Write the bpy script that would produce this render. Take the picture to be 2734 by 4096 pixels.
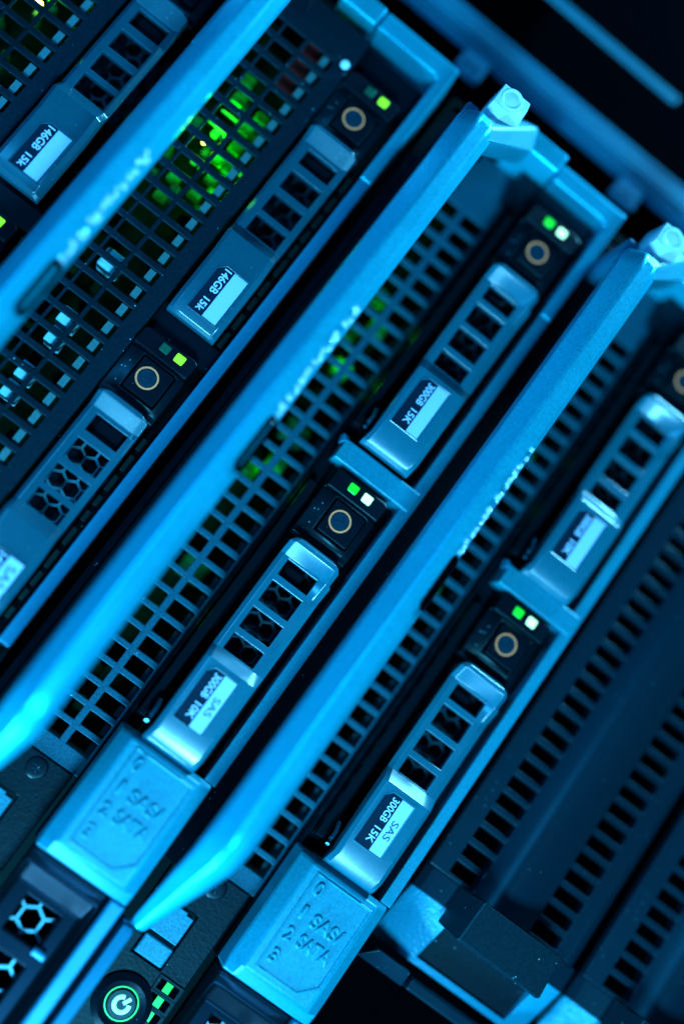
import bpy, bmesh, math, random
from mathutils import Vector, Matrix
random.seed(7)
MM = 0.001
S = bpy.context.scene
COL = S.collection
for o in list(bpy.data.objects):
    bpy.data.objects.remove(o)

# ------------------------------------------------------------------ camera
cam = bpy.data.objects.new('camera', bpy.data.cameras.new('camera')); COL.objects.link(cam)
Rw = Matrix(((-0.5787390627, -0.2142655024, 0.7868617361),
             (0.7892929143, 0.0955289814, 0.6065401134),
             (-0.2051287223, 0.9720928496, 0.1138318897)))
Mc = Matrix((Rw[0], -Rw[1], -Rw[2])).transposed().to_4x4()
Mc.translation = Vector((48.60056, -236.93979, 60.39156)) * MM
cam.matrix_world = Mc
cd = cam.data
cd.sensor_fit = 'VERTICAL'; cd.sensor_height = 36; cd.lens = 4985.38 / 4096 * 36
cd.clip_start = 0.01; cd.clip_end = 10
cd.dof.use_dof = True; cd.dof.focus_distance = 0.240; cd.dof.aperture_fstop = 2.6
cd.dof.aperture_blades = 0
S.camera = cam

# ------------------------------------------------------------------ world + lamps
W = bpy.data.worlds.new('World'); S.world = W; W.use_nodes = True
W.node_tree.nodes['Background'].inputs[0].default_value = (0.005, 0.4, 0.8, 1)
W.node_tree.nodes['Background'].inputs[1].default_value = 0.006

def area(name, loc, target, sx, sy, power, color):
    l = bpy.data.lights.new(name, 'AREA'); l.shape = 'RECTANGLE'; l.size = sx * MM; l.size_y = sy * MM
    l.energy = power; l.color = color
    o = bpy.data.objects.new(name, l); COL.objects.link(o)
    o.location = Vector(loc) * MM
    d = (Vector(target) - Vector(loc))
    o.rotation_euler = d.to_track_quat('-Z', 'Y').to_euler()
    return o
BLUE = (0.16, 0.65, 1.0)
area('key_lamp', (220, -290, 165), (10, 0, 80), 70, 70, 3.7, BLUE)
area('left_lamp', (-340, -18, 215), (20, 0, 125), 50, 40, 6.0, BLUE)
area('low_lamp', (20, -250, -130), (0, 0, 60), 80, 60, 0.75, (0.03, 0.42, 1.0))
area('side_lamp', (330, -50, 80), (20, -5, 70), 55, 110, 3.6, BLUE)

S.view_settings.view_transform = 'Standard'; S.view_settings.look = 'None'
S.view_settings.exposure = 0; S.view_settings.gamma = 1

# ------------------------------------------------------------------ materials
def mat(name, base, rough=0.45, metal=0.0, emit=None, es=0, noise=0.0, nscale=2500, bump=0.0, bscale=3000, spec=0.5,
        speck=0.0, coat=0.0, rvar=0.0, tint=(0.35, 0.9, 1.0)):
    m = bpy.data.materials.new(name); m.use_nodes = True
    nt = m.node_tree; b = nt.nodes['Principled BSDF']
    b.inputs['Base Color'].default_value = (*base, 1); b.inputs['Roughness'].default_value = rough
    b.inputs['Metallic'].default_value = metal; b.inputs['Specular IOR Level'].default_value = spec
    b.inputs['Specular Tint'].default_value = (*tint, 1)
    b.inputs['Coat Weight'].default_value = coat; b.inputs['Coat Roughness'].default_value = 0.15
    if emit:
        b.inputs['Emission Color'].default_value = (*emit, 1); b.inputs['Emission Strength'].default_value = es
    tc = nt.nodes.new('ShaderNodeTexCoord')
    if noise or speck:
        n = nt.nodes.new('ShaderNodeTexNoise'); n.inputs['Scale'].default_value = nscale; n.inputs['Detail'].default_value = 3
        nt.links.new(tc.outputs['Object'], n.inputs['Vector'])
        r = nt.nodes.new('ShaderNodeMapRange')
        r.inputs[1].default_value = 0.3; r.inputs[2].default_value = 0.7
        r.inputs[3].default_value = 1 - noise; r.inputs[4].default_value = 1 + noise
        nt.links.new(n.outputs['Fac'], r.inputs[0])
        mx = nt.nodes.new('ShaderNodeVectorMath'); mx.operation = 'SCALE'; mx.inputs[0].default_value = base
        nt.links.new(r.outputs[0], mx.inputs['Scale'])
        out = mx.outputs[0]
        if speck:      # dust grains
            v = nt.nodes.new('ShaderNodeTexVoronoi'); v.inputs['Scale'].default_value = 620
            nt.links.new(tc.outputs['Object'], v.inputs['Vector'])
            c = nt.nodes.new('ShaderNodeMapRange'); c.inputs[1].default_value = 0.10; c.inputs[2].default_value = 0.05
            c.inputs[3].default_value = 0; c.inputs[4].default_value = 1
            nt.links.new(v.outputs['Distance'], c.inputs[0])
            n2 = nt.nodes.new('ShaderNodeTexNoise'); n2.inputs['Scale'].default_value = 170
            nt.links.new(tc.outputs['Object'], n2.inputs['Vector'])
            g = nt.nodes.new('ShaderNodeMapRange'); g.inputs[1].default_value = 0.50; g.inputs[2].default_value = 0.62
            nt.links.new(n2.outputs['Fac'], g.inputs[0])
            mm = nt.nodes.new('ShaderNodeMath'); mm.operation = 'MULTIPLY'
            nt.links.new(c.outputs[0], mm.inputs[0]); nt.links.new(g.outputs[0], mm.inputs[1])
            m3 = nt.nodes.new('ShaderNodeMath'); m3.operation = 'MULTIPLY'; m3.inputs[1].default_value = speck
            nt.links.new(mm.outputs[0], m3.inputs[0])
            mc = nt.nodes.new('ShaderNodeMix'); mc.data_type = 'RGBA'
            nt.links.new(m3.outputs[0], mc.inputs[0]); nt.links.new(out, mc.inputs[6]); mc.inputs[7].default_value = (0.1, 0.45, 0.6, 1)
            out = mc.outputs[2]
        nt.links.new(out, b.inputs['Base Color'])
    if rvar:
        n = nt.nodes.new('ShaderNodeTexNoise'); n.inputs['Scale'].default_value = 140; n.inputs['Detail'].default_value = 5
        nt.links.new(tc.outputs['Object'], n.inputs['Vector'])
        r = nt.nodes.new('ShaderNodeMapRange'); r.inputs[3].default_value = rough - rvar; r.inputs[4].default_value = rough + rvar
        nt.links.new(n.outputs['Fac'], r.inputs[0]); nt.links.new(r.outputs[0], b.inputs['Roughness'])
    if bump:
        n = nt.nodes.new('ShaderNodeTexNoise'); n.inputs['Scale'].default_value = bscale; n.inputs['Detail'].default_value = 2
        nt.links.new(tc.outputs['Object'], n.inputs['Vector'])
        bp = nt.nodes.new('ShaderNodeBump'); bp.inputs['Strength'].default_value = 1; bp.inputs['Distance'].default_value = bump * MM
        nt.links.new(n.outputs['Fac'], bp.inputs['Height']); nt.links.new(bp.outputs[0], b.inputs['Normal'])
    return m
M = dict(
    silver=mat('blue_silver_paint', (0.002, 0.34, 0.52), 0.32, 0.5, spec=0.5, noise=0.2, nscale=2300, bump=0.028, bscale=2800, rvar=0.1, speck=0.25),  # brighter copy for bars and frame fronts, stronger light put into the colour
    tabm=mat('grey_tab_paint', (0.001, 0.11, 0.18), 0.45, 0.1, spec=0.3, noise=0.3, nscale=2300, bump=0.03, bscale=2600),
    glow=mat('green_glow_plastic', (0.0, 0.2, 0.01), 0.3, emit=(0.015, 0.5, 0.0), es=0.10, noise=0.6, nscale=260),  # emission stands in for LED light scattered in board parts
    rail=mat('dim_silver_paint', (0.001, 0.155, 0.24), 0.38, 0.1, spec=0.4, noise=0.2, nscale=2300, bump=0.028, bscale=2800, rvar=0.1, speck=0.25),  # silver paint darkened: weaker light on rails, plates and arm put into the colour
    silver2=mat('dimmer_silver_paint', (0.001, 0.13, 0.24), 0.40, 0.1, spec=0.3, noise=0.12, nscale=2600, bump=0.012, bscale=3200, rvar=0.08),  # darkest silver copy, dimmer light on the outer rails put into the colour
    lever=mat('teal_grey_plastic', (0.001, 0.086, 0.135), 0.24, 0.0, spec=0.75, tint=(0.8, 0.95, 1.0), noise=0.06, nscale=900, bump=0.004, bscale=1500, rvar=0.08, speck=0.35),
    leverA=mat('slate_grey_plastic', (0.001, 0.055, 0.09), 0.26, 0.0, spec=0.7, tint=(0.6, 0.95, 1.0), noise=0.06, nscale=900, bump=0.004, bscale=1500, rvar=0.08, speck=0.5),
    dark=mat('dark_navy_plastic', (0.0006, 0.0042, 0.0085), 0.33, spec=0.12, noise=0.15, nscale=1500, bump=0.01, bscale=2500, rvar=0.1, speck=0.8),
    gloss=mat('glossy_black_plastic', (0.001, 0.004, 0.007), 0.28, spec=0.06, tint=(0.12, 0.5, 1.0), noise=0.1, bump=0.002, rvar=0.06),
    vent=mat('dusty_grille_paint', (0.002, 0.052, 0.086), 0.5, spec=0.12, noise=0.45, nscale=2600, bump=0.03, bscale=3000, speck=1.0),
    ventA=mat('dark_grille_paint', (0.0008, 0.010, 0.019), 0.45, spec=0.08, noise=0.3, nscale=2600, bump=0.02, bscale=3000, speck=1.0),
    black=mat('matte_black_metal', (0.0002, 0.0007, 0.0013), 1.0, spec=0.0, bump=0.01),
    flange=mat('textured_black_paint', (0.0005, 0.004, 0.0085), 0.42, spec=0.08, noise=0.3, nscale=1800, bump=0.05, bscale=1600, speck=0.6),
    lid=mat('galvanised_lid', (0.001, 0.010, 0.012), 0.5, spec=0.12, noise=0.2, bump=0.005),
    zinc=mat('zinc_strip', (0.03, 0.16, 0.20), 0.4, 0.0, noise=0.2),
    navy=mat('navy_label_ink', (0.001, 0.010, 0.024), 0.35, spec=0.15, noise=0.15, speck=0.4),
    white=mat('white_label_paper', (0.24, 0.44, 0.70), 0.45, noise=0.05, nscale=2500, bump=0.004, bscale=3500),
    ink=mat('dark_print', (0.002, 0.03, 0.06), 0.5),
    wink=mat('pale_print', (0.3, 0.5, 0.74), 0.45),
    ring=mat('tan_ring_paint', (1.0, 0.26, 0.10), 0.45, noise=0.1),
    screw=mat('blue_steel', (0.004, 0.05, 0.09), 0.15, 0.5, noise=0.2, nscale=800),
    chrome=mat('chrome_letters', (0.40, 0.72, 0.85), 0.14, 0.3, spec=1.0, tint=(1, 1, 1)),
    bright=mat('satin_latch_metal', (0.40, 0.72, 0.85), 0.25, 0.0, bump=0.01, bscale=3500),
    hex_shade=mat('shaded_hex_mesh', (0.002, 0.016, 0.03), 0.45, 0.3),  # mesh darkened, the shade inside the openings is put into the colour
    hex_lit=mat('lit_hex_mesh', (0.02, 0.12, 0.17), 0.35, 0.2),  # brighter copy of the mesh, light falling on it put into the colour
    pcb=mat('green_circuit_board', (0.0006, 0.008, 0.0012), 0.6, spec=0.05, noise=0.5, nscale=500),
    comp=mat('pale_connector', (0.15, 0.55, 0.66), 0.35, noise=0.15, nscale=600),
    glass=mat('green_component', (0.002, 0.07, 0.02), 0.25, noise=0.5, nscale=700),
    red=mat('dark_red_cover', (0.12, 0.006, 0.004), 0.5, noise=0.2),
    post=mat('rack_post_paint', (0.002, 0.12, 0.21), 0.5, 0.0, spec=0.2, noise=0.08, nscale=700, bump=0.005),
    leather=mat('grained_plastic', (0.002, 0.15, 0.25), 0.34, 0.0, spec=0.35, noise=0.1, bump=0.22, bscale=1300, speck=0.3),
    bezel=mat('dark_blue_bezel', (0.0006, 0.010, 0.019), 0.33, spec=0.18, noise=0.12, bump=0.006, rvar=0.07, speck=0.25),
    bezelt=mat('dark_tab_plastic', (0.0012, 0.0105, 0.0175), 0.25, spec=0.45, noise=0.2, nscale=1400, bump=0.012, bscale=2000, speck=1.0),
    led_g=mat('green_lit_lens', (0.0, 0.3, 0.02), 0.3, emit=(0.01, 0.85, 0.02), es=1.0),
    led_w=mat('bright_lit_lens', (0.2, 0.6, 0.4), 0.3, emit=(0.42, 1.0, 0.52), es=1.9),
    led_y=mat('lime_lit_lens', (0.1, 0.5, 0.02), 0.3, emit=(0.22, 1.0, 0.015), es=1.1, noise=0.3, nscale=900),
    led_off=mat('unlit_green_lens', (0.005, 0.07, 0.04), 0.3, noise=0.2),
    led_hot=mat('hot_board_led', (0.2, 0.6, 0.1), 0.3, emit=(0.9, 1.0, 0.12), es=12),
    led_d=mat('glowing_green_plastic', (0.0, 0.3, 0.02), 0.2, emit=(0.02, 0.85, 0.01), es=0.7, noise=0.5, nscale=300),
    sym=mat('lit_power_symbol', (0.3, 0.8, 0.8), 0.3, emit=(0.22, 1.0, 0.68), es=1.25),
)

# ------------------------------------------------------------------ mesh helpers
class MB:
    def __init__(s): s.bm = bmesh.new()
    def poly(s, pts_list, faces):
        vs = [s.bm.verts.new(Vector(p) * MM) for p in pts_list]
        for f in faces:
            try: s.bm.faces.new([vs[i] for i in f])
            except ValueError: pass
        return vs
    def box(s, x0, x1, y0, y1, z0, z1):
        p = [(x, y, z) for x in (x0, x1) for y in (y0, y1) for z in (z0, z1)]
        s.poly(p, [(0, 1, 3, 2), (4, 6, 7, 5), (0, 4, 5, 1), (2, 3, 7, 6), (0, 2, 6, 4), (1, 5, 7, 3)]); return s
    def prism(s, pts, y0, y1, inset=0):            # polygon in x,z extruded along y; optional smaller front
        n = len(pts); cx = sum(p[0] for p in pts) / n; cz = sum(p[1] for p in pts) / n
        def sh(p):
            d = Vector((p[0] - cx, p[1] - cz)); L = d.length or 1
            return (p[0] - d.x / L * inset, p[1] - d.y / L * inset)
        fr = [(sh(p)[0], y0, sh(p)[1]) for p in pts]; bk = [(p[0], y1, p[1]) for p in pts]
        s.poly(fr + bk, [tuple(range(n)), tuple(range(2 * n - 1, n - 1, -1))] + [(i, n + i, n + (i + 1) % n, (i + 1) % n) for i in range(n)])
        return s
    def loft(s, secs):
        n = len(secs[0]); pts = [p for q in secs for p in q]; f = []
        for k in range(len(secs) - 1):
            for i in range(n):
                j = (i + 1) % n
                f.append((k * n + i, k * n + j, (k + 1) * n + j, (k + 1) * n + i))
        f.append(tuple(range(n))); f.append(tuple(range((len(secs) - 1) * n, len(secs) * n)))
        s.poly(pts, f); return s
    def hull(s, pts):
        vs = [s.bm.verts.new(Vector(p) * MM) for p in pts]
        r = bmesh.ops.convex_hull(s.bm, input=vs)
        bad = [g for g in r['geom_interior'] + r['geom_unused'] if isinstance(g, bmesh.types.BMVert) and g.is_valid]
        if bad: bmesh.ops.delete(s.bm, geom=list(set(bad)), context='VERTS')
        return s
    def grid(s, xs, zs, f, hole, yb):              # height field plate with openings
        nx, nz = len(xs), len(zs); F = {}; B = {}
        solid = lambda i, j: 0 <= i < nx - 1 and 0 <= j < nz - 1 and not hole((xs[i] + xs[i + 1]) / 2, (zs[j] + zs[j + 1]) / 2)
        def v(i, j, back):
            D = B if back else F
            if (i, j) not in D:
                p = f(xs[i], zs[j]); p = (xs[i], p, zs[j]) if not isinstance(p, tuple) else p
                D[i, j] = s.bm.verts.new(Vector((p[0], yb if back else p[1], p[2])) * MM)
            return D[i, j]
        for i in range(nx - 1):
            for j in range(nz - 1):
                if not solid(i, j): continue
                q = [(i, j), (i + 1, j), (i + 1, j + 1), (i, j + 1)]
                s.bm.faces.new([v(*a, 0) for a in q]); s.bm.faces.new([v(*a, 1) for a in reversed(q)])
                for (a, b, di, dj) in ((0, 1, 0, -1), (1, 2, 1, 0), (2, 3, 0, 1), (3, 0, -1, 0)):
                    if not solid(i + di, j + dj):
                        s.bm.faces.new([v(*q[b], 0), v(*q[a], 0), v(*q[a], 1), v(*q[b], 1)])
        return s
    def cyl(s, x, z, r, y0, y1, n=32, r0=None):
        r0 = r if r0 is None else r0
        a = [2 * math.pi * i / n for i in range(n)]
        s.loft([[(x + r0 * math.cos(t), y0, z + r0 * math.sin(t)) for t in a], [(x + r * math.cos(t), y1, z + r * math.sin(t)) for t in a]]); return s
    def lathe(s, x, z, prof, n=36):                # closed profile of (r, y) turned about the y axis
        m = len(prof); pts = []; f = []
        for i in range(n):
            t = 2 * math.pi * i / n
            pts += [(x + r * math.cos(t), y, z + r * math.sin(t)) for r, y in prof]
        for i in range(n):
            k = (i + 1) % n
            for j in range(m):
                l = (j + 1) % m
                if prof[j][0] < 1e-6 and prof[l][0] < 1e-6: continue
                f.append((i * m + j, i * m + l, k * m + l, k * m + j))
        s.poly(pts, f); bmesh.ops.remove_doubles(s.bm, verts=s.bm.verts, dist=1e-8); return s
    def tube(s, pts, r, n=6, closed=False):
        P = [Vector(p) for p in pts]; secs = []
        m = len(P)
        for i in range(m):
            a = P[i] - P[i - 1] if (i or closed) else P[1] - P[0]
            b = P[(i + 1) % m] - P[i] if (i < m - 1 or closed) else P[-1] - P[-2]
            d = (a.normalized() + b.normalized()).normalized()
            u = Vector((0, 1, 0)).cross(d)
            if u.length < 1e-4: u = Vector((1, 0, 0))
            u.normalize(); w = d.cross(u)
            secs.append([tuple(P[i] + r * (u * math.cos(6.2832 * k / n) + w * math.sin(6.2832 * k / n))) for k in range(n)])
        if closed:
            pts2 = [q for c in secs for q in c]
            s.poly(pts2, [(k * n + i, k * n + (i + 1) % n, ((k + 1) % m) * n + (i + 1) % n, ((k + 1) % m) * n + i) for k in range(m) for i in range(n)])
        else: s.loft(secs)
        return s
    def hexes(s, x0, x1, z0, z1, pitch, w, y0, y1, rot=0.0):   # honeycomb sheet
        a = pitch / math.sqrt(3); ai = (pitch / 2 - w / 2) / math.cos(math.pi / 6)
        nx = int((x1 - x0) / (1.5 * a)) + 2; nz = int((z1 - z0) / pitch) + 2
        for i in range(nx):
            for j in range(nz):
                cz = z0 + j * pitch + (pitch / 2 if i % 2 else 0); cx = x0 + i * 1.5 * a
                if not (x0 - .1 <= cx <= x1 + .1 and z0 - .1 <= cz <= z1 + .1): continue
                o = [(cx + a * math.cos(k * math.pi / 3), cz + a * math.sin(k * math.pi / 3)) for k in range(6)]
                q = [(cx + ai * math.cos(k * math.pi / 3), cz + ai * math.sin(k * math.pi / 3)) for k in range(6)]
                pts = [(p[0], y0, p[1]) for p in o] + [(p[0], y0, p[1]) for p in q] + [(p[0], y1, p[1]) for p in q]
                s.poly(pts, [(k, (k + 1) % 6, 6 + (k + 1) % 6, 6 + k) for k in range(6)] + [(6 + k, 6 + (k + 1) % 6, 12 + (k + 1) % 6, 12 + k) for k in range(6)])
        return s
    def build(s, name, m, parent=None, bevel=0.0, seg=2, angle=30, smooth=True):
        bmesh.ops.remove_doubles(s.bm, verts=s.bm.verts, dist=1e-8)
        bmesh.ops.recalc_face_normals(s.bm, faces=s.bm.faces)
        me = bpy.data.meshes.new(name); s.bm.to_mesh(me); s.bm.free()
        me.materials.append(M[m])
        if smooth and len(me.polygons):
            me.polygons.foreach_set('use_smooth', [True] * len(me.polygons)); me.set_sharp_from_angle(angle=math.radians(angle))
        o = bpy.data.objects.new(name, me); COL.objects.link(o)
        if parent: o.parent = parent
        if bevel:
            b = o.modifiers.new('bevel', 'BEVEL'); b.width = bevel * MM; b.segments = seg; b.limit_method = 'ANGLE'; b.angle_limit = math.radians(32)
            b.use_clamp_overlap = True; b.harden_normals = True
        return o

def thing(name, label, cat, loc=(0, 0, 0), group=None):
    o = bpy.data.objects.new(name, None); COL.objects.link(o); o.location = Vector(loc) * MM; o.empty_display_size = 0.01
    o['label'] = label; o['category'] = cat
    if group: o['group'] = group
    return o
def tag(o, label, cat, group=None):
    o['label'] = label; o['category'] = cat
    if group: o['group'] = group
    return o

def text(name, body, m, parent, x, z, y, h, width=None, fat=0.0, depth=0.05, rot=0.0, bevel=0.0, space=1.0):
    """Lettering in the x,z plane facing -y; x,z = lower left of the first glyph; h = cap height in mm."""
    c = bpy.data.curves.new(name, 'FONT'); c.body = body; c.size = 1.0; c.offset = fat; c.extrude = depth / h * 0.35
    c.bevel_depth = bevel; c.bevel_resolution = 1; c.space_character = space; c.resolution_u = 6
    t = bpy.data.objects.new(name, c); COL.objects.link(t)
    bpy.context.view_layer.update()
    me = bpy.data.meshes.new_from_object(t.evaluated_get(bpy.context.evaluated_depsgraph_get()))
    bpy.data.objects.remove(t)
    xs = [v.co.x for v in me.vertices]; ys = [v.co.y for v in me.vertices]
    x0, x1, y0, y1 = min(xs), max(xs), min(ys), max(ys)
    k = h / 0.70; kx = k if width is None else width / (x1 - x0)
    cr, sr = math.cos(rot), math.sin(rot)
    for v in me.vertices:
        a, b = (v.co.x - x0) * kx, (v.co.y) * k
        v.co = Vector((x + a * cr - b * sr, y - v.co.z * k, z + a * sr + b * cr)) * MM
    me.flip_normals() if False else None
    me.materials.clear(); me.materials.append(M[m]); me.name = name
    o = bpy.data.objects.new(name, me); COL.objects.link(o); o.parent = parent
    return o

# row offsets in mm (x, y, z): each server sits a hair differently in its slots
ROW = {0: (1.14, 1.41, 0.11), 1: (1.45, 0.10, 42.74), 2: (0, 0, 88.9), 3: (-0.83, 2.54, 131.09), 4: (-0.83, 2.54, 175.5)}
PITCH = 69.2

# ------------------------------------------------------------------ hard drives
def drive(row, bay, kind, top, sub, label, dx=0.0, leds=('led_g', 'led_w'), ten=False):
    ox, oy, oz = ROW[row]
    t = thing('hard_drive', label, 'hard drive', (ox - PITCH * bay + dx, oy, oz), 'hot-swap hard drives in the server fronts')
    lm = 'leverA' if kind == 'A' else 'lever'
    # dark tray: light block, button block, floor under the lever and side wall
    mb = MB()
    mb.hull([(-8.5, -0.2, -5.2), (-8.5, -0.2, 5.0), (-8.0, -0.2, 6.0), (-4.3, -0.6, 5.8), (-4.3, -0.6, -6.4), (-8.0, -0.2, -6.2), (-8.8, 2, -6), (-8.8, 2, 6), (-8.8, 9, -6), (-8.8, 9, 6), (-4.3, 9, 6), (-4.3, 9, -6.4)])
    mb.build('tray_front', 'dark', t, 0.35)
    mb = MB()
    mb.grid([-4.25, -3.55, 4.1, 5.2, 6.6], [-6.6, -3.2, 4.4, 6.2], lambda x, z: (1.7 if z > 6 or z < -6.5 else (0.5 if x < 5 else 1.4)), lambda x, z: -3.55 < x < 4.1 and -3.2 < z < 4.4, 9)
    mb.build('button_surround', 'dark', t, 0.4)
    mb = MB(); mb.box(6.7, 55, 6.5, 9, -6.4, 6.2)
    if kind == 'B':
        mb.box(-4, 52, 2.6, 6.4, -9.4, -7.6); mb.box(-4, 52, 5.0, 9.2, -7.55, -6.5)
    else:
        mb.box(6.7, 54, 3.5, 6.4, 6.6, 7.2)
    mb.build('tray', 'gloss' if kind == 'B' else 'dark', t, 0.3)
    # release button with printed orange ring
    b = MB().box(-3.35, 3.85, -0.2, 8, -2.9, 4.15).build('release_button', 'dark', t, 0.25)
    MB().lathe(0, 0, [(1.93, -0.16), (1.93, -0.27), (2.28, -0.27), (2.28, -0.16)]).build('button_ring', 'ring', b)
    sc = MB(); sc.lathe(0, 0, [(0, -0.16), (0.001, -0.21), (1.1, -0.21), (1.45, -0.27), (1.75, -0.24), (1.78, -0.16)], 28)
    for k in range(5):
        a = k * 1.2566 + 0.4
        sc.hull([(0.95 * math.cos(a + e) * q, -0.28 - 0.18 * (1.3 - q), 0.95 * math.sin(a + e) * q) for e in (-0.28, 0.28) for q in (0.25, 1)] + [(0.6 * math.cos(a), -0.2, 0.6 * math.sin(a))])
    sc.build('button_screw', 'screw', b, 0.0, angle=20)
    # status lights
    zoff = 0.9 if kind == 'A' else 0
    for z, m in ((-1.65, leds[0]), (1.75, leds[1])):
        w = MB(); w.box(-7.75, -5.75, -0.55, 0.6, z + zoff - 1.05, z + zoff + 1.05); w.build('status_light', m, t, 0.32, 3)
        MB().tube([(-8.05, -0.42, z + zoff - 1.1), (-8.05, -0.42, z + zoff + 1.1)], 0.1).build('light_edge', 'dark', t)
    # lever
    W0, W1 = (-5.6, 5.6) if kind == 'A' else (-5.9, 5.7)
    win = [(12.1, 15.6), (17.1, 21.85), (23.35, 28.0), (29.5, 33.1)] if kind == 'B' else [(11.3, 15.0), (16.9, 21.4), (23.0, 27.4), (28.7, 32.6)]
    wz = (-3.8, 3.2) if kind == 'B' else (-3.1, 4.1)
    s0 = win[3][1] + 0.35; s1 = s0 + 2.4; xe = 55.2
    xs = [7.4, 8.0, 8.9, 11.6] if kind == 'B' else [6.4, 6.9, 7.5, 10.4]
    xs = xs + [q for w in win for q in w] + [s0, s1, 40, 47, 52.3, 54.5, xe]
    zs = [W0, W0 + 0.9, wz[0], wz[1], W1 - 1.0, W1]
    x3 = xs[3]
    lab = -3.4; gr = -0.8; x3 = xs[3]
    def f(x, z):
        side = z <= W0 + 1e-3 or z >= W1 - 1e-3
        if x == xs[0]: y = -1.8
        elif x <= xs[2] + 1e-3: y = -3.1
        elif x <= x3 + 1e-3: y = -2.5 if z > wz[1] + 0.5 else gr
        elif x <= win[0][0] + 1e-3: y = -2.3 if z > wz[1] + 0.5 else gr
        elif x <= s0 + 1e-3: y = gr
        elif x < 52: y = lab
        elif x < 53: y = lab - 0.05
        elif x < 55: y = lab + 0.9
        else: y = lab + 2.0
        zz = z
        if x == xs[0]: zz = z * 0.72
        elif x == xs[1]: zz = z * 0.88
        elif x > 52.4: zz = z - 0.35 if z < 0 else z - 0.15
        if x3 + .2 < x < s0 + .1 and kind == 'B' and z >= W1 - 0.01: zz = z + 0.45
        if kind == 'A' and x > s1: zz = z + 0.25 * (1 if z > 0 else 1)
        if side: y += 0.9
        return (x, y, zz)
    mb = MB().grid(xs, zs, f, lambda x, z: wz[0] < z < wz[1] and any(a < x < b_ for a, b_ in win), 0.7)
    lv = mb.build('release_lever', lm, t, 0.38, 3)
    # raised rim round the top corner of the lever
    # honeycomb behind the lever openings
    MB().hexes(11, 33, -3.4, 3.9, 3.3, 0.55, 4.2, 4.7, 0).build('honeycomb_mesh', 'hex_lit' if (kind == 'A' and bay == 0) else 'hex_shade', t)
    MB().hull([(12, 2.2, -3.5), (15.8, 2.2, -3.5), (15.8, 2.2, 1.5), (12, 2.2, 1.5), (13.0, 1.2, -2.6), (14.9, 1.2, -2.6), (14.9, 1.2, 0.6), (13, 1.2, 0.6)] if kind == 'B' else [(10.6, 2.6, -4), (15.6, 2.6, -4), (15.6, 2.6, 5), (10.6, 2.6, 5), (11.3, 1.4, -2), (15, 1.4, -2), (15, 1.4, 3), (11.3, 1.4, 3)]).build('lever_latch', 'gloss', t, 0.5)
    # label
    if kind == 'B': lx0, lx1, lz0, lz1, zc = 37.0, 48.8, -4.2, 2.35, -0.55
    else: lx0, lx1, lz0, lz1, zc = 41.9, 53.0, -2.45, 4.25, 0.95
    c1, c2 = lx0 + 1.4, lz0 + 1.4
    outline = [(lx0, c2), (c1, lz0), (lx1, lz0), (lx1, lz1), (lx0, lz1)]
    yl = -3.42
    MB().tube([(x, yl, z) for x, z in outline], 0.17, 8, True).build('label_rim', lm, t)
    lb = MB().prism(outline, yl - 0.06, yl + 0.1).build('label', 'navy', t)
    MB().box(lx0 + 0.22, lx1 - 0.22, yl - 0.11, yl - 0.065, zc, lz1 - 0.2).build('white_field', 'white', lb)
    yt = yl - 0.1
    if kind == 'B':
        text('printed_text', '300GB', 'wink', lb, lx0 + 0.75, zc - 1.75, yt, 1.45, 5.0, 0.012)
        text('printed_text', '10K' if ten else '15K', 'wink', lb, lx0 + 7.1, zc - 1.75, yt, 1.45, 3.3, 0.012)
        if sub: text('printed_text', 'SAS', 'ink', lb, lx0 + 4.4, zc + 0.75, yt - 0.05, 1.45, 4.0, 0.0)
    else:
        text('printed_text', '146GB', 'wink', lb, lx0 + 0.55, zc - 1.95, yt, 1.55, 5.5, 0.02)
        text('printed_text', '15k', 'wink', lb, lx0 + 7.5, zc - 1.95, yt, 1.4, 3.0, 0.02)
        if sub: text('printed_text', 'SAS', 'ink', lb, lx0 + 1.6, zc + 0.75, yt - 0.05, 1.8, 4.6, 0.0)
    # small spring clip at the lever's lower edge
    if kind == 'B':
        MB().tube([(47.6, 0.5, -7.3), (49.4, -0.6, -7.1), (50.6, -0.9, -7.2), (51.4, 0.2, -7.0), (52.3, -0.9, -7.2)], 0.42, 8).build('spring_clip', 'screw', t)
    else:
        mb = MB()
        x = 9.0
        while x < 52:
            L = random.uniform(2.2, 4.2); mb.box(x, x + L, 3.0, 3.4, 6.3, 7.3); x += L + random.uniform(0.8, 2.0)
        mb.build('shielding_spring', 'lid', t, 0.1)
    return t

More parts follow.
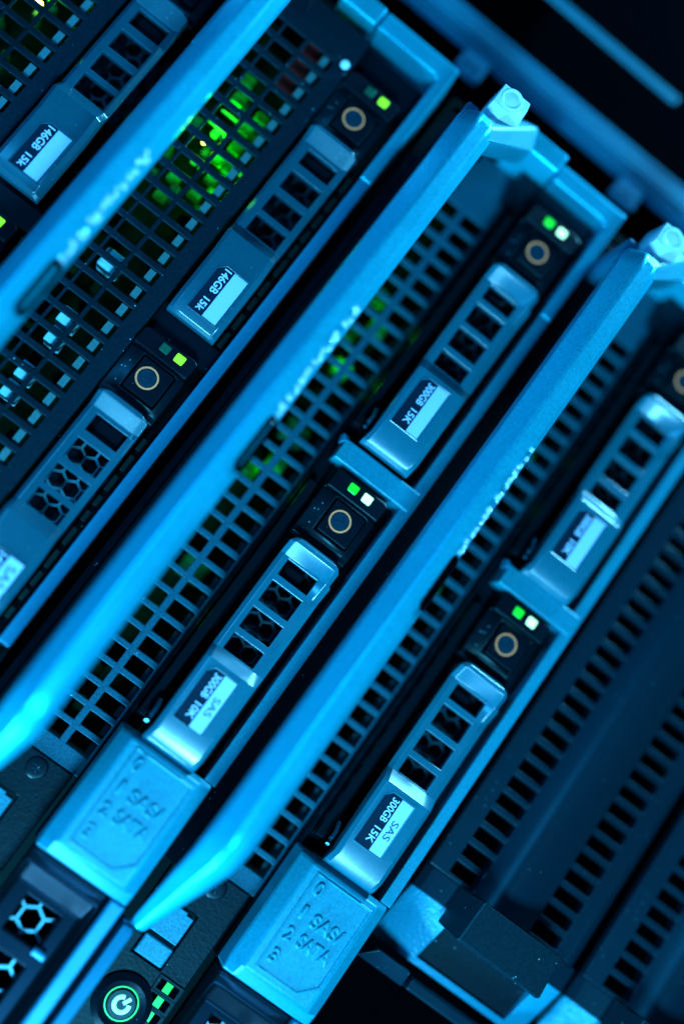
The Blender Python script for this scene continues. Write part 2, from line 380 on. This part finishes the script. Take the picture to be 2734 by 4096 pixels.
# ------------------------------------------------------------------ front bar (shared by all slim servers)
BARPOLY = [(-30.1, -14.0), (-30.1, -17.6), (-26.6, -21.4), (-23.4, -20.4), (-21.9, -17.4), (-21.9, -14.0)]   # (z, y)
def bar(root, sx=0.0):
    secs = []
    st = [(-75.6, 1.2, -0.2, 0.86), (-73.4, 0.15, 0, 0.98), (-71, 0, 0, 1), (-40, 0, 0, 1), (0, 0, 0, 1), (40, 0, 0, 1), (58, 0, 0, 1), (61.5, 0.3, 0, 1), (64, 1.4, 0, 0.98),
          (66.5, 3.2, 0.05, 0.94), (72, 8.0, -0.4, 0.8), (79, 14.2, -1.0, 0.58), (85, 19.0, -1.6, 0.40)]
    for x, dy, dz, k in st:
        if x < -60: x += sx
        secs.append([(x, -17.6 + (y + 17.6) * (k if k < .9 else 1) + dy, -26 + (z + 26) * k + dz) for z, y in BARPOLY])
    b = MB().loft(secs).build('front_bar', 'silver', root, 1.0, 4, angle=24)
    # arm from bar to frame
    pts = [(-70.8, y + 0.25, z) for z, y in BARPOLY if z < -20] + [(-74.5, y + 1.6, z) for z, y in BARPOLY]
    pts = [(x, y, min(z, -22.6)) for x, y, z in pts]
    pts += [(-85.2, -3.4, -13.6), (-90.2, -3.4, -15.2), (-85.2, 5, -13.6), (-90.2, 5, -15.2), (-85.2, 2, -17), (-90.2, 2, -19), (-84.2, -6.5, -16.2), (-88.0, -6.0, -18.4)]
    pts = [(x + sx, y, z) for x, y, z in pts]
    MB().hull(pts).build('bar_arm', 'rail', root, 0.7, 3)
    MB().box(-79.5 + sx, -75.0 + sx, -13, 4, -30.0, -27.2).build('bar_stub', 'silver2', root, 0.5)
    # embossed chrome word, seen almost edge-on, and the oblong badge ring next to it
    n = Vector((0, -0.45, 0.9)).normalized()
    w = MB(); x = -29.0
    for k in range(15):
        wd = random.uniform(1.3, 2.1)
        for q in range(2 if k % 3 else 3):
            cx = x + wd * random.uniform(0.1, 0.9); cz = random.uniform(-23.3, -22.5)
            yy = -20.4 + (cz + 23.4) * 2 - 0.15
            w.hull([(cx + dx * random.uniform(.25, .6), yy + dy * random.uniform(.2, .5), cz + dz * random.uniform(.2, .5)) for dx in (-1, 1) for dy in (-1, 1) for dz in (-1, 1)])
        x += wd
    w.build('badge_letters', 'chrome', b, 0.08)
    e = []
    for k in range(24):
        t = 6.2832 * k / 24
        cx = 2.6 + (4.7 if math.cos(t) > 0 else -5.0) + 0.75 * math.cos(t); cz = -22.75 + 0.55 * math.sin(t)
        e.append((cx, -20.4 + (cz + 23.4) * 2 - 0.05, cz))
    MB().tube(e, 0.6, 8, True).build('badge_ring', 'black', b)
    return b

def latch(root):
    k = MB().hull([(-84.8, -17, -26.4), (-84.8, -17, -20.3), (-83.1, -17, -19.9), (-80.2, -17, -22.6), (-80.2, -17, -26.4),
                   (-84.6, -9, -26.8), (-77.3, -9.5, -27.0), (-77.3, -9.5, -25.0), (-81.5, -9.5, -19.4), (-84.6, -9, -19.4), (-78.6, -12.5, -26.8)])
    k = k.build('latch_knob', 'bright', root, 0.3, 3, angle=20)
    MB().lathe(-82.9, -23.6, [(0, -16.7), (0.001, -17.28), (1.0, -17.2), (1.55, -17.06), (1.72, -17.30), (2.1, -17.34), (2.28, -17.05), (2.28, -16.7)], 32).build('knob_dimple', 'bright', k, angle=50)
    MB().box(-84.2, -79.5, -9.4, 5, -26.4, -20.6).build('latch_stem', 'dark', root, 0.3)

def frame(root, kind, endx):
    mb = MB()
    # left upright, split by a gap, with deep inner wall, then the corner and the thin top rail
    d = 0 if kind == 'B' else -2.8; g = 0 if kind == 'B' else -1.6
    mb.box(-89.6 + d, -85.2 + d, -3.2 + 3.2 * (kind == 'A'), 16, -17.5, -6.75 + g)
    mb.build('frame_upright', 'silver', root, 0.5, 3)
    mb = MB()
    mb.grid([-89.9 + d, -88.9 + d, -85.2 + d, -84.6 + d, -60.0], [-6.2 + g, 7.4, 8.2, 10.7], lambda x, z: (x, 0.0 if x > -89.5 + d else 1.3, z),
            lambda x, z: x > -84.6 + d and z < 8.2 or (x > -85.2 + d and z < 7.4), 16)
    mb.build('frame_corner', 'silver', root, 0.5, 3)
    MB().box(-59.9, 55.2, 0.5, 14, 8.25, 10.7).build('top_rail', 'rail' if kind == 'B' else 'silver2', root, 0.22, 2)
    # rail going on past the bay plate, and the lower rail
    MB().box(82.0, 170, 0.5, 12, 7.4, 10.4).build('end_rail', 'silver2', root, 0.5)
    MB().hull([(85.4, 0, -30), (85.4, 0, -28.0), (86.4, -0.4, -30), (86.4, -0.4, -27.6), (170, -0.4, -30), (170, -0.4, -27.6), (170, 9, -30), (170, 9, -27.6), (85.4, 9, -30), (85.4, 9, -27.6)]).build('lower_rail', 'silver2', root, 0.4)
    # divider between bays
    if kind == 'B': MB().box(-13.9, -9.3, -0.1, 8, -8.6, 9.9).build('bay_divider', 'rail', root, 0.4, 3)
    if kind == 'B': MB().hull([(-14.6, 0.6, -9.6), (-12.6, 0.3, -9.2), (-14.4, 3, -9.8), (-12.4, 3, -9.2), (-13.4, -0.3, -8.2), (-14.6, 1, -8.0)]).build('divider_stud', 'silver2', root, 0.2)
    # chassis shell behind
    mb = MB()
    y0 = 12
    mb.box(-92, 170, y0, 110, 10.0, 10.9); mb.box(-92, 170, y0, 110, -33.0, -32.1)
    mb.box(-92, -91, y0, 110, -32.0, 9.9); mb.box(-91, 170, 100, 101, -32.0, 9.9)
    mb.build('chassis', 'lid', root)
    MB().box(-72, 170, 4.2, 11.9, -33.2, -31.6).build('lower_flange', 'flange', root, 0.3)

def plate(root):
    """Embossed bay plate."""
    xs = [55.3, 56.4, 79.2, 81.9]; zs = [-10.0, -7.4, 7.6, 10.3]
    def f(x, z):
        if x > 81: return 0.6
        if x < 55.5: return 0.2 if z > -9 else 1.6
        if z < -9: return 1.4
        return -2.0 if z < 9 else 0.2
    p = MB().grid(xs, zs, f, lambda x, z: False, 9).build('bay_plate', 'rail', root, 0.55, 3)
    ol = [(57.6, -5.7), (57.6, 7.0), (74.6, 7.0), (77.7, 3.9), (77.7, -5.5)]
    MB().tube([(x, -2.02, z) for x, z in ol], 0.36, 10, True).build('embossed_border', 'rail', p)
    r = math.pi / 2 * 0
    # rows run across the plate: reading direction is up (+z), lines step along +x
    def line(body, x, z, w):
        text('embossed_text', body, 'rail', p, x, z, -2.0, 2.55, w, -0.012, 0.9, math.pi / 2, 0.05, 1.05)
    line('0', 61.2, -4.6, 1.7)
    line('1', 66.2, -4.3, 1.0); line('SAS/', 66.4, -1.6, 7.0)
    line('2', 70.9, -4.6, 1.7); line('SATA', 70.8, -1.6, 7.2)
    line('3', 75.6, -4.6, 1.7)
    return p

# ------------------------------------------------------------------ vents
def vent_b(root):
    n = 31; p = 4.45; x0 = -71.6
    xs = [-85.0, ]; sl = []
    for i in range(n):
        a = x0 + i * p; sl.append((a, a + 3.12)); xs += [a, a + 3.12]
    # nearest slots to the control panel end at x = 66
    xs.append(69.0)
    zs = [-31.4, -23.2, -21.9, -17.6, -16.05, -10.95, -10.3]
    def hole(x, z):
        return any(a < x < b for a, b in sl) and (-21.9 < z < -17.6 or -16.05 < z < -10.95)
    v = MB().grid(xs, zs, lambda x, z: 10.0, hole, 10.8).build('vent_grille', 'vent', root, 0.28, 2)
    MB().box(-84.5, 72, 3.6, 9.8, -31.4, -25.2).build('bar_backing', 'flange', root, 0.4)
    # groove walls between grille and drives
    mb = MB(); mb.box(-85, 82, 9.0, 14, -10.2, -9.6); mb.box(-85, 55, 5.5, 8.9, -9.95, -9.5)
    mb.build('bay_edge', 'gloss', root, 0.2)
    mb = MB()
    for a, b in sl: mb.box(a + 0.3, b - 0.3, 13.2, 13.6, -11.9, -10.9)
    mb.build('grille_backing_strip', 'hex_shade', root)
    return v

def vent_a(root):
    n = 32; p = 4.45; x0 = -75.5 - 0.85
    xs = [-85.0]; sl = []
    for i in range(n):
        a = x0 + i * p; sl.append((a, a + 2.95)); xs += [a, a + 2.95]
    xs.append(69.0)
    zs = [-29.8, -28.0, -22.9, -22.2, -17.6, -16.6, -10.4, -6.7]
    def hole(x, z):
        return any(a < x < b for a, b in sl) and (-22.2 < z < -17.6 or -16.6 < z < -10.4 or -28.0 < z < -22.9)
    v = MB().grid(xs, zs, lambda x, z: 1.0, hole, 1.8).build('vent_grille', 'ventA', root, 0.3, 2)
    for a, b in sl:
        if a < 64: MB().box(a + 0.05, b - 0.05, 1.95, 2.2, -12.7, -11.3).build('grille_rib', 'zinc', v)
    return v

def control_panel(root):
    xs = [66.2, 67, 75.5, 78.3, 84.9, 85.6, 90.2, 124]; zs = [-27.6, -24.2, -17.3, -11.2]
    v = MB().grid([69.1, 78.0, 85.1, 90.1, 150], zs, lambda x, z: 9.6, lambda x, z: 78.0 < x < 90.1 and -24.2 < z < -17.3, 11.4).build('control_panel', 'flange', root, 0.3)
    MB().grid([78.4, 78.9, 83.2, 84.8], [-24.0, -22.2, -19.4, -17.7], lambda x, z: 9.0, lambda x, z: x < 78.9 and z > -19.4, 12).build('release_tab', 'tabm', root, 0.45, 3)
    MB().box(85.6, 89.8, 9.0, 12, -24.0, -17.5).build('release_tab', 'tabm', root, 0.45, 3)
    sc = MB(); sc.lathe(71.8, -17.8 + 0.1, [(0, 9.7), (0.001, 9.35), (1.1, 9.2), (1.9, 9.3), (2.2, 9.5), (2.2, 9.7)], 30)
    for k in range(4):
        a = k * 1.5708 + 0.5
        sc.hull([(71.8 + r * math.cos(a + e), y, -17.7 + r * math.sin(a + e)) for e, r in ((-.9, .3), (0.9, .3), (-.25, 1.0), (.25, 1.0)) for y in (9.25, 9.08)])
    ps = sc.build('panel_screw', 'dark', root, 0.05, angle=25)
    st = MB()
    for k in range(5):
        a = k * 1.2566 + 0.2
        st.hull([(71.8 + r * math.cos(a + e), y, -17.7 + r * math.sin(a + e)) for e, r in ((-.6, .15), (0.6, .15), (-.16, 0.85), (.16, 0.85)) for y in (9.2, 9.02 + random.uniform(-.1, .02))])
    st.build('screw_socket', 'screw', ps, 0.03)
    # lit power button
    pb = MB().lathe(98.9, -19.9, [(0, 9.7), (0.001, 8.6), (2.75, 8.6), (3.0, 8.9), (3.0, 9.7)], 40).build('power_button', 'dark', root, 0.1)
    MB().lathe(98.9, -19.9, [(3.3, 9.7), (3.45, 8.5), (4.6, 7.9), (5.9, 8.9), (5.9, 9.7)], 48).build('button_bezel', 'flange', pb, 0)
    MB().lathe(98.9, -19.9, [(3.05, 9.6), (3.05, 8.95), (3.3, 8.95), (3.3, 9.6)], 48).build('glow_ring', 'led_d', pb)
    s = MB(); pts = []
    for k in range(25):
        t = math.radians(118 + 55 + k * (360 - 76) / 24 + 17)
        pts.append((98.9 + 1.45 * math.cos(t), 8.5, -19.9 + 1.45 * math.sin(t)))
    s.tube(pts, 0.42, 8); t = math.radians(118 + 35)
    s.tube([(98.9 + 0.35 * math.cos(t), 8.45, -19.9 + 0.35 * math.sin(t)), (98.9 + 2.0 * math.cos(t), 8.45, -19.9 + 2.0 * math.sin(t))], 0.36, 8)
    s.build('power_symbol', 'sym', pb)
    for x0 in (90.9, 93.9, 96.9):
        h = MB().grid([x0 - .5, x0, x0 + 2.1, x0 + 2.6], [-16.9, -16.3, -12.0, -11.3], lambda x, z: 9.4 - .3, lambda x, z: x0 < x < x0 + 2.1 and -16.3 < z < -12.0, 9.55).build('light_window', 'flange', root)
        MB().box(x0 + 0.1, x0 + 2.0, 9.15, 9.5, -16.2, -15.0).build('dark_lens', 'black', h)
        MB().box(x0 + 0.1, x0 + 2.0, 9.1, 9.5, -14.95, -13.5).build('green_lens', 'led_d', h)
        MB().box(x0 + 0.1, x0 + 2.0, 9.15, 9.5, -13.4, -12.1).build('dark_lens', 'black', h)

def board(root, kind, y):
    b = MB().box(-80, 66, y + 18, y + 19, -31, -8).build('circuit_board', 'pcb', root)
    random.seed(5 if kind == 'A' else 9)
    return b

def point(x, y, z, col, e, r=1.5):
    l = bpy.data.lights.new('board_led_glow', 'POINT'); l.energy = e; l.color = col; l.shadow_soft_size = r * MM
    o = bpy.data.objects.new('board_led_glow', l); COL.objects.link(o); o.location = Vector((x, y, z)) * MM
    return o

GRP = 'slim rack servers stacked one above the other'
def server_a(row, label):
    r = thing('rack_server', label, 'server', ROW[row], GRP)
    frame(r, 'A', 0); bar(r, -9.0); vent_a(r)
    b = board(r, 'A', 3)
    # dark floor round the drives
    MB().grid([-84.5, -9.3 - 4.6, -9.2, 55.3], [-6.6, -5.8, 7.4, 8.2], lambda x, z: 3.2 if z < 8 else 3.2, lambda x, z: -5.8 < z < 7.4 and not (-13.9 < x < -9.2), 9).build('bay_floor', 'dark', r)
    MB().box(-84.9, -77.8, 4.0, 9, -12, 7.8).build('bay_wall', 'dark', r)
    latch(r)
    random.seed(11 + row)
    # parts on the board seen through the grille
    for x in range(-78, 60, 5):
        for z in (-25.5, -20, -14.2):
            if random.random() < 0.55:
                w = random.uniform(1.2, 3.2); h = random.uniform(1.0, 2.6); yy = random.uniform(7, 14)
                MB().box(x, x + w, yy, yy + 6, z - h / 2, z + h / 2).build('component', 'glass' if -64 < x < -34 else random.choice(['pcb', 'black']), b, 0.3)
    if row == 1:
        for x in (-2.9, 1.6, 10.4, 14.9):
            MB().box(x, x + 3.6, 3.2, 8, -20.6 + random.uniform(-.6, .4), -16.9).build('connector', 'comp', b, 0.3)
        MB().box(-17.5, -13.0, 3.6, 8, -21.8, -17.2).build('connector', 'comp', b, 0.6)
        MB().box(-84, -66, 6.0, 7, -18, -10).build('red_cover', 'red', b, 0.3)
        for (x, z, m, q) in ((-46.9, -20.7, 'led_hot', .55), (-49.7, -20.0, 'led_g', .9), (-42.5, -19.7, 'led_d', .9), (-42.1, -17.7, 'led_d', .8), (-46.2, -10.9, 'led_g', .4), (-50.8, -18.2, 'led_d', .6)):
            MB().box(x - q, x + q, 4.4, 5.6, z - q * .8, z + q * .8).build('board_light', m, b, 0.35)
        for x, z, w in ((-64.6, -21.5, 2.4), (-60.2, -20.6, 2.6), (-59.8, -14.6, 2.2), (-56.0, -15.8, 2.4), (-51.4, -14.8, 2.4), (-47.4, -16.4, 2.6), (-43.0, -14.6, 2.4), (-38.4, -20.6, 2.4), (-37.8, -15.4, 1.8), (-33.4, -20.4, 2.0)):
            MB().box(x, x + w, 5.2, 6.6, z - 1.6, z + 1.2).build('lit_part', 'glow', b, 0.4)  # made to glow in place of green light from the LEDs
        MB().tube([(-54.2, 4.2, -21.8), (-54.2, 4.2, -17.4)], 0.28).build('lit_clip', 'led_g', b)  # clips emit too, standing in for LED light on them
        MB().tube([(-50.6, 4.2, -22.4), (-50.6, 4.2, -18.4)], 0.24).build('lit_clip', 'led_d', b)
        ox, oy, oz = ROW[1]
        point(ox - 47, oy + 3.6, oz - 19.6, (0.10, 1, 0.005), 0.0050); point(ox - 44, oy + 7, oz - 14, (0.02, 1, 0.0), 0.0025); point(ox - 56, oy + 6, oz - 20, (0.03, 1, 0.0), 0.0025)
    else:
        MB().box(-48.9, -47.3, 5.0, 6.2, -21.0, -19.4).build('board_light', 'led_hot', b, 0.35)
        MB().box(-51.3, -49.9, 5.0, 6.2, -19.4, -18.0).build('board_light', 'led_g', b, 0.35)
        ox, oy, oz = ROW[0]
        point(ox - 47, oy + 4.2, oz - 17.0, (0.10, 1, 0.005), 0.0015)
    return r

def server_b(row, label):
    r = thing('rack_server', label, 'server', ROW[row], GRP)
    frame(r, 'B', 0); bar(r); latch(r); vent_b(r); plate(r); control_panel(r)
    b = board(r, 'B', 12)
    MB().grid([-84.5, -13.9, -9.3, 55.3], [-9.4, -6.8, 7.2, 8.2], lambda x, z: 5.6, lambda x, z: -6.8 < z < 7.2, 9).build('bay_floor', 'gloss', r)
    MB().box(-84.9, -78.2, 5.0, 12, -12, 7.8).build('bay_wall', 'dark', r)
    # optical bay past the plate: dark recess with honeycomb
    MB().grid([82.1, 83, 85, 88.6, 90.4, 97.4, 101, 109, 112, 150], [-9.8, -8.4, -5.2, 2.2, 5.2, 6.6], lambda x, z: 0.9 if x < 82.5 else (1.6 if z < -9 or z > 6 else (1.4 if x < 86 else 4.5)), lambda x, z: (90.4 < x < 97.4 or 101 < x < 109) and -5.2 < z < 2.2, 9).build('module_bezel', 'gloss', r, 0.9, 3)
    MB().hexes(86.6, 112, -6.2, 5, 4.4, 0.7, 7.6, 8.4, 0).build('honeycomb_mesh', 'hex_lit', r)
    MB().box(82.5, 150, 13, 14, -9, 6.5).build('module_back', 'black', r)
    MB().tube([(97.5, 3.2, 1.5), (97.5, 3.2, 4.0)], 0.8, 10).build('module_catch', 'silver2', r)
    random.seed(21 + row)
    for x in range(-70, 60, 9):
        if random.random() < 0.5:
            w = random.uniform(3, 6); MB().box(x, x + w, 22, 27, random.uniform(-20, -18), random.uniform(-15, -12)).build('component', random.choice(['pcb', 'glass']), b, 0.4)
    for x, z in ((-49, -20), (-43.5, -16), (-38.5, -20.5), (-31, -17), (-6, -16), (-1.5, -20)):
        MB().box(x, x + 4.2, 15.5, 19, z - 2.2, z + 2.2).build('component', 'glass', b, 0.5)
    ox, oy, oz = ROW[row]
    e = 0.0016 if row == 2 else 0.0003
    for x in (-44, -30, -2, 30): point(ox + x, oy + 13.6, oz - 17, (0.04, 1, 0.02), e * (1.6 if x == -30 else 0.5 if x > 0 else 1), 2)
    return r

# ------------------------------------------------------------------ build servers and drives
server_a(0, 'slim server at the upper left corner with a hot green board light behind its grille')
server_a(1, 'slim server under the broad bright bar with glowing green parts behind its grille')
server_b(2, 'slim server in the middle, its bay plate beside the left edge of the photo')
server_b(3, 'slim server with the lit power button, next to the black slotted servers')
drive(0, 1, 'A', '', False, 'grey 146GB 15k drive at the top left corner with a blank white field', -0.2, ('led_off', 'led_y'))
drive(0, 0, 'A', '', True, 'drive at the left edge of which only a green light and dark corner show', 0, ('led_off', 'led_y'))
drive(1, 1, 'A', '', False, 'grey 146GB 15k drive with blank white field, under the glowing green board parts', 0.6, ('led_off', 'led_y'))
drive(1, 0, 'A', '', True, 'grey 146GB drive marked SAS at the left edge with lit honeycomb in its openings', -0.3, ('led_off', 'led_y'))
drive(2, 1, 'B', '', False, '300GB 15K drive with blank white field, above the middle bay divider', -0.7, ('led_g', 'led_w'))
drive(2, 0, 'B', '', True, '300GB 10K SAS drive with blurred print, joined to the left embossed plate', 0.4, ('led_g', 'led_w'), True)
drive(3, 1, 'B', '', False, '300GB 10K drive at the right edge with a bright spot on its white field', 0.3, ('led_g', 'led_w'), True)
drive(3, 0, 'B', '', True, 'sharp 300GB 15K SAS drive with white-hot lever edge, joined to the right embossed plate', 0.0, ('led_g', 'led_w'))
ox, oy, oz = ROW[1]
tag(MB().cyl(ox - 77.2, oz - 8.2, 1.3, oy + 0.6, oy + 4.2, 24, 0.9).build('indicator_light', 'bright', None, 0.2), 'small round pale blue stud between the green grille and the frame, near the top', 'stud')

# ------------------------------------------------------------------ black slotted servers at the lower right
def server_d(row, label):
    r = thing('slotted_server', label, 'server', ROW[row] if row < 4 else (ROW[3][0], ROW[3][1], ROW[3][2] + 39.8), 'black servers with slotted fronts')
    n = 32; p = 4.1; xs = [-95]; sl = []
    for i in range(n):
        a = 40.0 - i * p; sl.append((a, a + 2.75))
    for a, b in sorted(sl): xs += [a, b]
    xs.append(43.6)
    zs = [13.2, 17.5, 23.8, 24.8, 26, 27.2, 28.4, 29.6, 31, 33, 35, 37, 38.2, 44.9, 48.5, 50.4]
    def f(x, z):
        if z < 14: return 3.6
        if z <= 23.9 or 38 < z < 50: return 3.0
        if z >= 50: return 4.5
        t = (z - 23.8) / 5.6 * 0.5 if z < 29.4 else 0.5 + (z - 29.4) / 8.8 * 0.5
        return 3.0 - 4.2 * math.sin(math.pi * t)
    MB().grid(xs, zs, f, lambda x, z: any(a < x < b for a, b in sl) and (17.5 < z < 23.8 or 38.2 < z < 44.9), 6).build('slotted_bezel', 'bezel', r, 0.3, 2)
    # end of the bezel: lit grained corner, lower rim, recess
    def g(x, z):
        y = {43.7: 2.2, 48.9: 2.4, 50.4: 3.2, 59.9: 8.2, 61.4: 9.0}[x]
        return y + {14.0: 5.0, 15.2: 3.4, 23.4: 0, 46.0: 0, 51.4: 2.5}[z]
    MB().grid([43.7, 46, 48.85], [14.0, 15.2, 23.4, 46.0, 51.4], lambda x, z: g(43.7, z), lambda x, z: False, 12).build('bezel_corner', 'bezel', r, 0.2, 2)
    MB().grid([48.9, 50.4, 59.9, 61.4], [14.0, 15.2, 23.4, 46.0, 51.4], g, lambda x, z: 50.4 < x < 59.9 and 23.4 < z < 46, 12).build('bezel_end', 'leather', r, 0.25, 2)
    MB().hull([(48, 5.0, 21), (48, 5.0, 47), (60.5, 9.6, 21), (60.5, 9.6, 47), (48, 11, 21), (48, 11, 47), (60.5, 11.5, 21), (60.5, 11.5, 47)]).build('recess_floor', 'flange', r)
    MB().hull([(62.8, 3.5, 14.5), (66.2, 7.5, 12.5), (66.2, 7.5, 24), (62.8, 3.5, 22.5), (62.8, 9, 14.5), (66.2, 11, 12.5), (66.2, 11, 24), (62.8, 9, 22.5)]).build('bezel_foot', 'bezel', r, 0.3)
    MB().box(63.5, 66, 5.5, 9, 24.2, 50).build('lower_rim', 'bezel', r, 0.5)
    t = MB().hull([(43.7, -8, 22.7), (52.0, -8, 22.3), (52.4, -7.4, 22.2), (52.2, -8, 42.0), (43.7, -8, 41.4), (44.2, 2, 20.8), (51.8, 2, 20.5), (51.8, 2, 40.8), (44.2, 2, 40.8), (52.6, -6.5, 22.4), (52.6, -6.5, 42.2)])
    t.build('release_tab', 'bezelt', r, 0.45, 3)
    mb = MB(); mb.box(-100, 64, 12.5, 100, 13.2, 14.0); mb.box(-100, 64, 12.5, 100, 49.6, 50.3); mb.box(-95, 43, 34, 35, 14.1, 49.5)
    mb.build('chassis', 'black', r)
    return r
server_d(3, 'black slotted server beside the right silver rail, its square tab fully in view')
server_d(4, 'black slotted server in the lower right corner, mostly outside the photo')

# ------------------------------------------------------------------ rack post and cabinet
pr = thing('rack_post', 'pale blue rack upright with square holes and unit marks across the top right', 'rack post', (0, 14, 0))
MB().box(-109.9, -108.1, -0.25, 0.3, -80, 340).build('post_groove', 'tabm', pr, 0.1)
MB().box(-106.1, -105.8, -0.2, 0.3, -80, 340).build('post_groove', 'black', pr, 0.05)
U = 44.45
zs = [-80]; rows = []
for k in range(-2, 6):
    c = 54.5 + k * U        # tab centre (between units)
    rows.append((c - 41.3, c - 3.1))
for a, b in rows: zs += [a, b]
zs = sorted(zs) + [340]
MB().grid([-112.6, -112.0, -111.0, -110.7, -110.4, -107.6, -107.3, -107.0, -104.8, -99.6], zs, lambda x, z: (1.8 if x < -112.5 else (1.5 if x in (-110.7, -107.3) else 0.0)), lambda x, z: x > -104.8 and any(a < z < b for a, b in rows), 2.5).build('post_face', 'post', pr, 0.25)
MB().box(-112.4, -111.2, 2.6, 40, -80, 340).build('post_flange', 'black', pr, 0.3)
for k in range(-1, 4):
    c = 54.5 + k * U
    mb = MB()
    for dz in (-1.1, 1.1): mb.cyl(-101.4, c + dz, 0.62, -0.12, 0.4, 16)
    mb.build('pin_hole', 'black', pr)
    for dz in (-4, 8.0):
        text('unit_mark', '- 16' if k % 2 else '- 17', 'ink', pr, -107.2, c + dz, -0.06, 2.4, 4.6, 0.03, 0.05, math.pi / 2)
MB().box(-109, -90.6, 20, 21, -80, 340).build('post_back', 'black', pr)
fl = thing('cabinet_edge', 'blurred blue cabinet edge strip in the black top right corner', 'cabinet edge', (0, 30, 0))
MB().box(-128.9, -126.9, -16, -15, -120, 96).build('edge_strip', 'tabm', fl, 0.8)
MB().box(-190, -140, 30, 32, 60, 200).build('cabinet_panel', 'black', fl, 0.8)
bk = MB().box(-900, 900, 330, 334, -700, 900).build('cabinet_interior', 'black'); bk['kind'] = 'structure'

S.render.engine = 'CYCLES'
S.cycles.use_denoising = True
